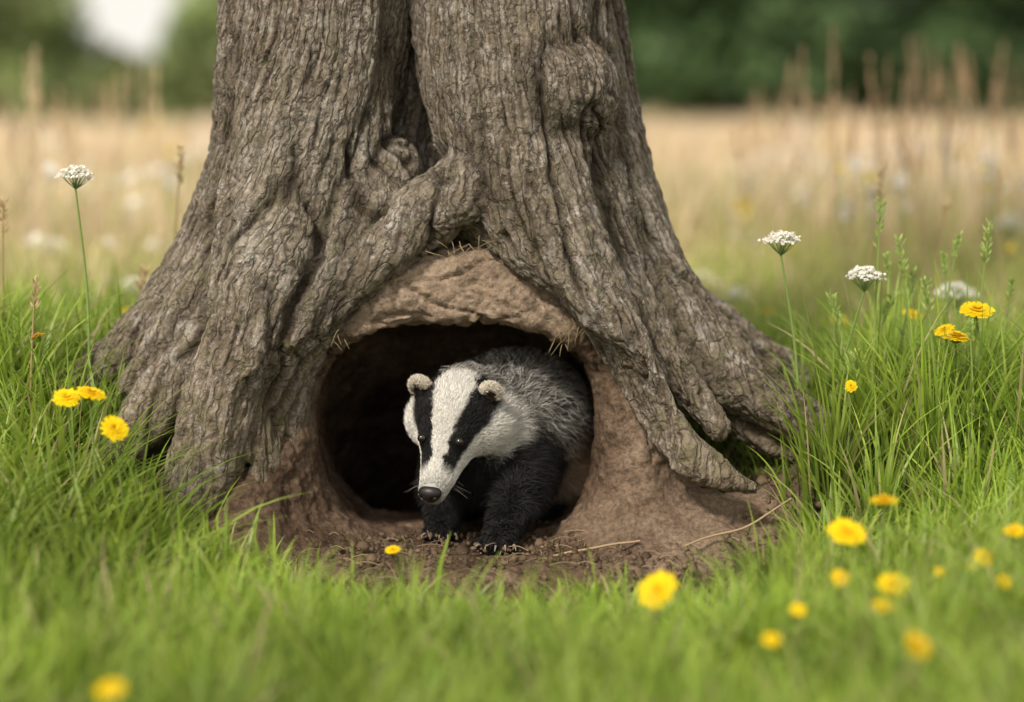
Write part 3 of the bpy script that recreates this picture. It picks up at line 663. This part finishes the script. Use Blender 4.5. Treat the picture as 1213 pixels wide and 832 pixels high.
# ------------------------------------------------------------ flowers
def dandelion(u,v,y,r=.02,tilt=(0,-.3,1),col=(.92,.70,.012)):
    c=S(u,v,y); A=Acc(); gx_=c[0]+rng.normal(0,.02); gy_=c[1]+.02+abs(rng.normal(0,.02)); gz=float(G(gx_,gy_))
    if c[2]<gz+.02: c[2]=gz+.02
    n=np.array(tilt,float)+rng.normal(0,.18,3); n/=np.linalg.norm(n)
    P=catmull([[gx_,gy_,gz],[(gx_+c[0])/2+.004,(gy_+c[1])/2,gz+(c[2]-gz)*.55],list(c-n*.008)],4)
    V_,Q_=tube(P,np.linspace(.0021,.0016,len(P)),7); A.add(V_,Q_,(.22,.30,.08))
    e1=np.cross(n,[1,.2,.1]); e1/=np.linalg.norm(e1); e2=np.cross(n,e1)
    V_,Q_=tube([c-n*.010,c-n*.006,c-n*.001,c+n*.002],[.0025,r*.33,r*.42,r*.3],12); A.add(V_,Q_,(.14,.24,.05))
    for ring,(rr,lift,cnt) in enumerate(((1.,.10,26),(.88,.28,24),(.70,.5,20),(.48,.8,16),(.26,1.1,10))):
        for k in range(cnt):
            a=2*math.pi*(k+.5*ring)/cnt+rng.normal(0,.06); dr=e1*math.cos(a)+e2*math.sin(a); sd_=np.cross(n,dr)
            R_=r*rr*rng.uniform(.85,1.08); w=r*.12; p0=c+dr*r*.08; up_=n*lift*r*.35
            p1=c+dr*R_*.55+up_*.8; p2=c+dr*R_+up_*.9
            A.add([p0-sd_*w*.4,p0+sd_*w*.4,p1+sd_*w,p1-sd_*w,p2+sd_*w*.7,p2-sd_*w*.7],[[0,1,2,3],[3,2,4,5]],np.array(col)*rng.uniform(.85,1.08)*np.array([1,1-.03*ring,1]))
    A.out('dandelion',M_PETAL,smooth=False)
for a in [(75,469,-.40,.022),(104,464,-.40,.023),(131,506,-.46,.021,(.5,-.6,.6)),(42,395,-.1,.012,(0,-.3,1),(.9,.50,.02)),(148,366,.6,.019),
          (1051,593,-.80,.021,(0,-.3,1)),(1007,631,-.84,.027,(0,-.3,1)),(781,701,-.92,.028,(-.35,-.6,.7)),(1064,694,-1.05,.020,(0,-.4,1)),(1054,721,-1.12,.016,(0,-.5,1)),(1094,769,-1.32,.020,(.3,-.5,.8)),
          (950,725,-1.12,.010,(0,-.8,1)),(1000,686,-.98,.012,(.3,-.8,.6)),(1172,661,-.92,.013,(0,-.8,1)),(1197,691,-1.0,.012,(0,-.8,1)),(1121,679,-.98,.008,(0,-.8,1)),(918,761,-1.32,.010,(0,-.8,1)),(1208,629,-.85,.016),
          (122,822,-1.6,.016,(0,-.5,1)),(463,652,-.47,.012,(0,-.3,1)),(1082,370,.35,.019),(995,376,.9,.02),(975,381,1.0,.02),(908,367,1.3,.022),
          (1158,365,-.05,.029,(0,-.3,1)),(1134,397,-.08,.029,(0,-.3,1)),(1120,388,-.05,.018,(0,-.4,1)),(1010,455,-.2,.010,(0,-.6,.5)),(1155,672,-.95,.008)]:
    dandelion(*a)
def umbel(u,v,y,r=.027,base=None):
    c=S(u,v,y); A=Acc(); b=base if base else (c[0]+rng.normal(0,.02),c[1]+.01); gz=float(G(*b))
    P=catmull([[b[0],b[1],gz],[(b[0]*.6+c[0]*.4)+.004,b[1],gz+(c[2]-gz)*.5],[c[0],c[1],c[2]-r*.9]],6)
    V_,Q_=tube(P,np.linspace(.0032,.0018,len(P)),6); A.add(V_,Q_,(.30,.42,.12))
    top=P[-1]; n=38
    for k in range(n):
        rr=r*math.sqrt((k+.5)/n); a=k*2.399; e=np.array([c[0]+rr*math.cos(a),c[1]+rr*math.sin(a),c[2]+.62*r*(1-(rr/r)**2)-.2*r+rng.normal(0,.0012)])
        V_,Q_=tube([top,top*.45+e*.55+np.array([0,0,-.001]),e],[.0007,.0005,.0004],4); A.add(V_,Q_,(.25,.36,.12))
        for j in range(11):
            q_=e+np.array([rng.normal(0,.0032),rng.normal(0,.0032),rng.uniform(-.002,.003)]); s=rng.uniform(.0012,.0024)
            nn=rng.normal(size=3)*.6+[0,-.5,1]; nn/=np.linalg.norm(nn); t1=np.cross(nn,[1,0,.1]);t1/=np.linalg.norm(t1);t2=np.cross(nn,t1)
            A.add([q_-t1*s-t2*s,q_+t1*s-t2*s,q_+t1*s+t2*s,q_-t1*s+t2*s],[[0,1,2,3]],np.array((.88,.86,.78))*rng.uniform(.85,1.05))
    A.out('cow_parsley',M_PETAL,smooth=False)
umbel(90,204,-.05,.027,(-.70,-.02)); umbel(925,281,-.05,.029,(.48,-.03)); umbel(1024,323,-.05,.030,(.52,-.02)); umbel(1132,343,.5,.038); umbel(160,336,1.2,.040)
umbel(125,330,1.9,.03); umbel(1195,262,2.6,.05); umbel(60,290,2.2,.05); umbel(830,330,2.0,.05); umbel(870,345,1.6,.03)
A=Acc()
for i in range(460):
    y=rng.uniform(2.0,18); s_=-1 if rng.random()<.4 else 1; x=s_*rng.uniform(.09,.26)*(y+4); z=float(G(x,y))+rng.uniform(.12,.34)
    s=rng.uniform(.008,.022)*(1+y/16); col=(.88,.84,.76) if rng.random()<.87 else (.88,.70,.08)
    for j in range(5):
        q_=np.array([x,y,z])+rng.normal(0,s*.5,3); a=rng.uniform(0,6.28); t1=np.array([math.cos(a),math.sin(a),.2])*s*.6; t2=np.array([-math.sin(a)*.6,math.cos(a)*.6,.7])*s*.6
        A.add([q_-t1-t2,q_+t1-t2,q_+t1+t2,q_-t1+t2],[[0,1,2,3]],col)
    V_,Q_=tube([[x,y,float(G(x,y))],[x,y,z]],[.002,.002],4); A.add(V_,Q_,(.3,.34,.15))
A.out('meadow_flowers',M_PETAL,smooth=False)
def stem(u0,v0,u1,v1,y,col=(.34,.44,.13),kind=0):
    A=Acc(); b=S(u0,v0,y); gz=float(G(b[0],y)); b[2]=gz; c=S(u1,v1,y); bow=(c[0]-b[0])*.25
    P=catmull([b,(b*.55+c*.45)+np.array([-bow*.6,0,0]),(b*.2+c*.8)+np.array([-bow*.3,0,0]),c],6); V_,Q_=tube(P,np.linspace(.0026,.0010,len(P)),5); A.add(V_,Q_,col)
    n=44; t=rng.uniform(.68 if kind else .78,1,n)
    for tt in t:
        i=tt*(len(P)-1); k=min(int(i),len(P)-2); p=P[k]+(P[k+1]-P[k])*(i-k); a=rng.uniform(0,6.28); L=rng.uniform(.005,.011)*(1.5 if kind else 1)
        o=np.array([math.cos(a)*L*.6,math.sin(a)*L*.6,L*.9]); q0=p+o*.3; q1=p+o*1.3; m_=(q0+q1)/2; sv=np.cross(o,[.3,1,.2]); sv=sv/np.linalg.norm(sv)*.0018
        A.add([q0,m_-sv,q1,m_+sv],[[0,1,2,3]],np.array(col)*rng.uniform(.7,1.5))
    A.out('seed_head_grass',M_STRAW,smooth=False)
for s_ in [(1035,560,1042,236,-.03),(1090,560,1064,285,0,),(1105,560,1136,276,.05),(1150,560,1172,264,.0),(1060,560,1082,320,.05),(985,560,1012,420,-.05),(1130,560,1118,300,.1),(1185,560,1200,330,.1),(1005,560,1060,350,.0),(1160,560,1150,380,-.1),(1080,560,1048,300,.1),(1020,560,985,350,.0),(1120,560,1095,330,-.05)]:
    stem(*s_,kind=rng.integers(0,2))
for s_ in [(1015,520,1046,196,.5),(1100,500,1120,240,.9),(198,420,216,172,.4),(0,420,4,235,.1),(1190,480,1180,200,1.2),(240,360,250,240,1.),(30,500,40,330,-.1),(150,480,170,320,.3)]:
    stem(*s_,col=(.48,.36,.20),kind=1)
# ------------------------------------------------------------ distant trees
A=Acc()
def clump(c,r,n,col,size):
    p=rng.normal(size=(n,3)); p/=np.linalg.norm(p,axis=1)[:,None]; p*=(rng.random((n,1))**.33); c_=c+p*r
    a=rng.normal(size=(n,3)); a/=np.linalg.norm(a,axis=1)[:,None]; b=np.cross(a,rng.normal(size=(n,3))); b/=np.linalg.norm(b,axis=1)[:,None]
    s=size*rng.uniform(.6,1.3,(n,1)); V=np.stack([c_-a*s,c_-b*s*.6,c_+a*s,c_+b*s*.6],1).reshape(-1,3)
    cc=np.repeat(np.array(col)*rng.uniform(.6,1.45,(n,1)),4,0); A.add(V,np.arange(4*n).reshape(-1,4),cc)
for i in range(560):
    x=rng.uniform(-26,26); y=rng.uniform(52,64)
    xs=x/(y+4)*54
    Hm=7.5
    if -10.8<xs<-6.6: Hm=1.9
    elif xs<-6: Hm=4.4+1.0*math.sin(x)
    z=rng.uniform(.1,1)**1.25*Hm; r=rng.uniform(.9,1.8) if Hm>3 else .9
    dark=np.array((.060,.10,.040)) if xs>-2 else np.array((.21,.26,.11))
    if rng.random()<.35: dark=dark*1.8
    if Hm<3: dark=np.array((.22,.27,.11))
    clump(np.array([x,y,z]),np.array([r*1.3,r,r]),210,dark,.28)
for i in range(30):
    x=rng.uniform(-26,26); V_,Q_=tube([[x,58,-.2],[x+.1,58,3],[x+.3,58,6]],[.25,.2,.12],8)
    if not -13<x<-7: A.add(V_,Q_,(.09,.07,.05))
A.out('distant_trees',M_LEAF,smooth=False)
# ------------------------------------------------------------ light, sky, camera
el_=math.radians(44); ld=Vector((-.55*math.cos(el_),-.835*math.cos(el_),math.sin(el_)))
sun=bpy.data.lights.new('sun','SUN'); sun.energy=3.7; sun.angle=math.radians(9); sun.color=(1,.92,.80)
so=bpy.data.objects.new('sun',sun); scene.collection.objects.link(so); so.rotation_euler=ld.to_track_quat('Z','Y').to_euler()
w=bpy.data.worlds.new('World'); scene.world=w; w.use_nodes=True; nt=w.node_tree
bg=nt.nodes['Background']; sky=nt.nodes.new('ShaderNodeTexSky'); sky.sky_type='NISHITA'; sky.sun_disc=False
sky.sun_elevation=el_; sky.sun_rotation=math.atan2(ld.x,ld.y); sky.dust_density=4.0; sky.air_density=1.0; sky.ozone_density=.6
tcw=nt.nodes.new('ShaderNodeTexCoord'); nzw=nt.nodes.new('ShaderNodeTexNoise'); nzw.inputs['Scale'].default_value=2.5; nzw.inputs['Detail'].default_value=5
nt.links.new(tcw.outputs['Generated'],nzw.inputs['Vector'])
rw=nt.nodes.new('ShaderNodeValToRGB'); rw.color_ramp.elements[0].position=.35; rw.color_ramp.elements[0].color=(.7,.7,.7,1); rw.color_ramp.elements[1].position=.65; rw.color_ramp.elements[1].color=(.98,.98,.98,1)
nt.links.new(nzw.outputs[0],rw.inputs[0])
mw=nt.nodes.new('ShaderNodeMix'); mw.data_type='RGBA'; nt.links.new(rw.outputs[0],mw.inputs[0]); nt.links.new(sky.outputs[0],mw.inputs[6]); mw.inputs[7].default_value=(7.8,7.4,6.8,1)
nt.links.new(mw.outputs[2],bg.inputs[0]); bg.inputs[1].default_value=.15
cam=bpy.data.cameras.new('camera'); co=bpy.data.objects.new('camera',cam); scene.collection.objects.link(co)
co.location=(0,-4,CAM_H); co.rotation_euler=(math.radians(90-5.5),0,0); cam.lens=85; cam.sensor_width=36; cam.clip_end=2000; cam.clip_start=.05
cam.dof.use_dof=True; cam.dof.focus_distance=3.84; cam.dof.aperture_fstop=1.4
scene.camera=co
scene.view_settings.view_transform='Standard'; scene.view_settings.look='None'; scene.view_settings.exposure=0
print('done',time.time()-T0)
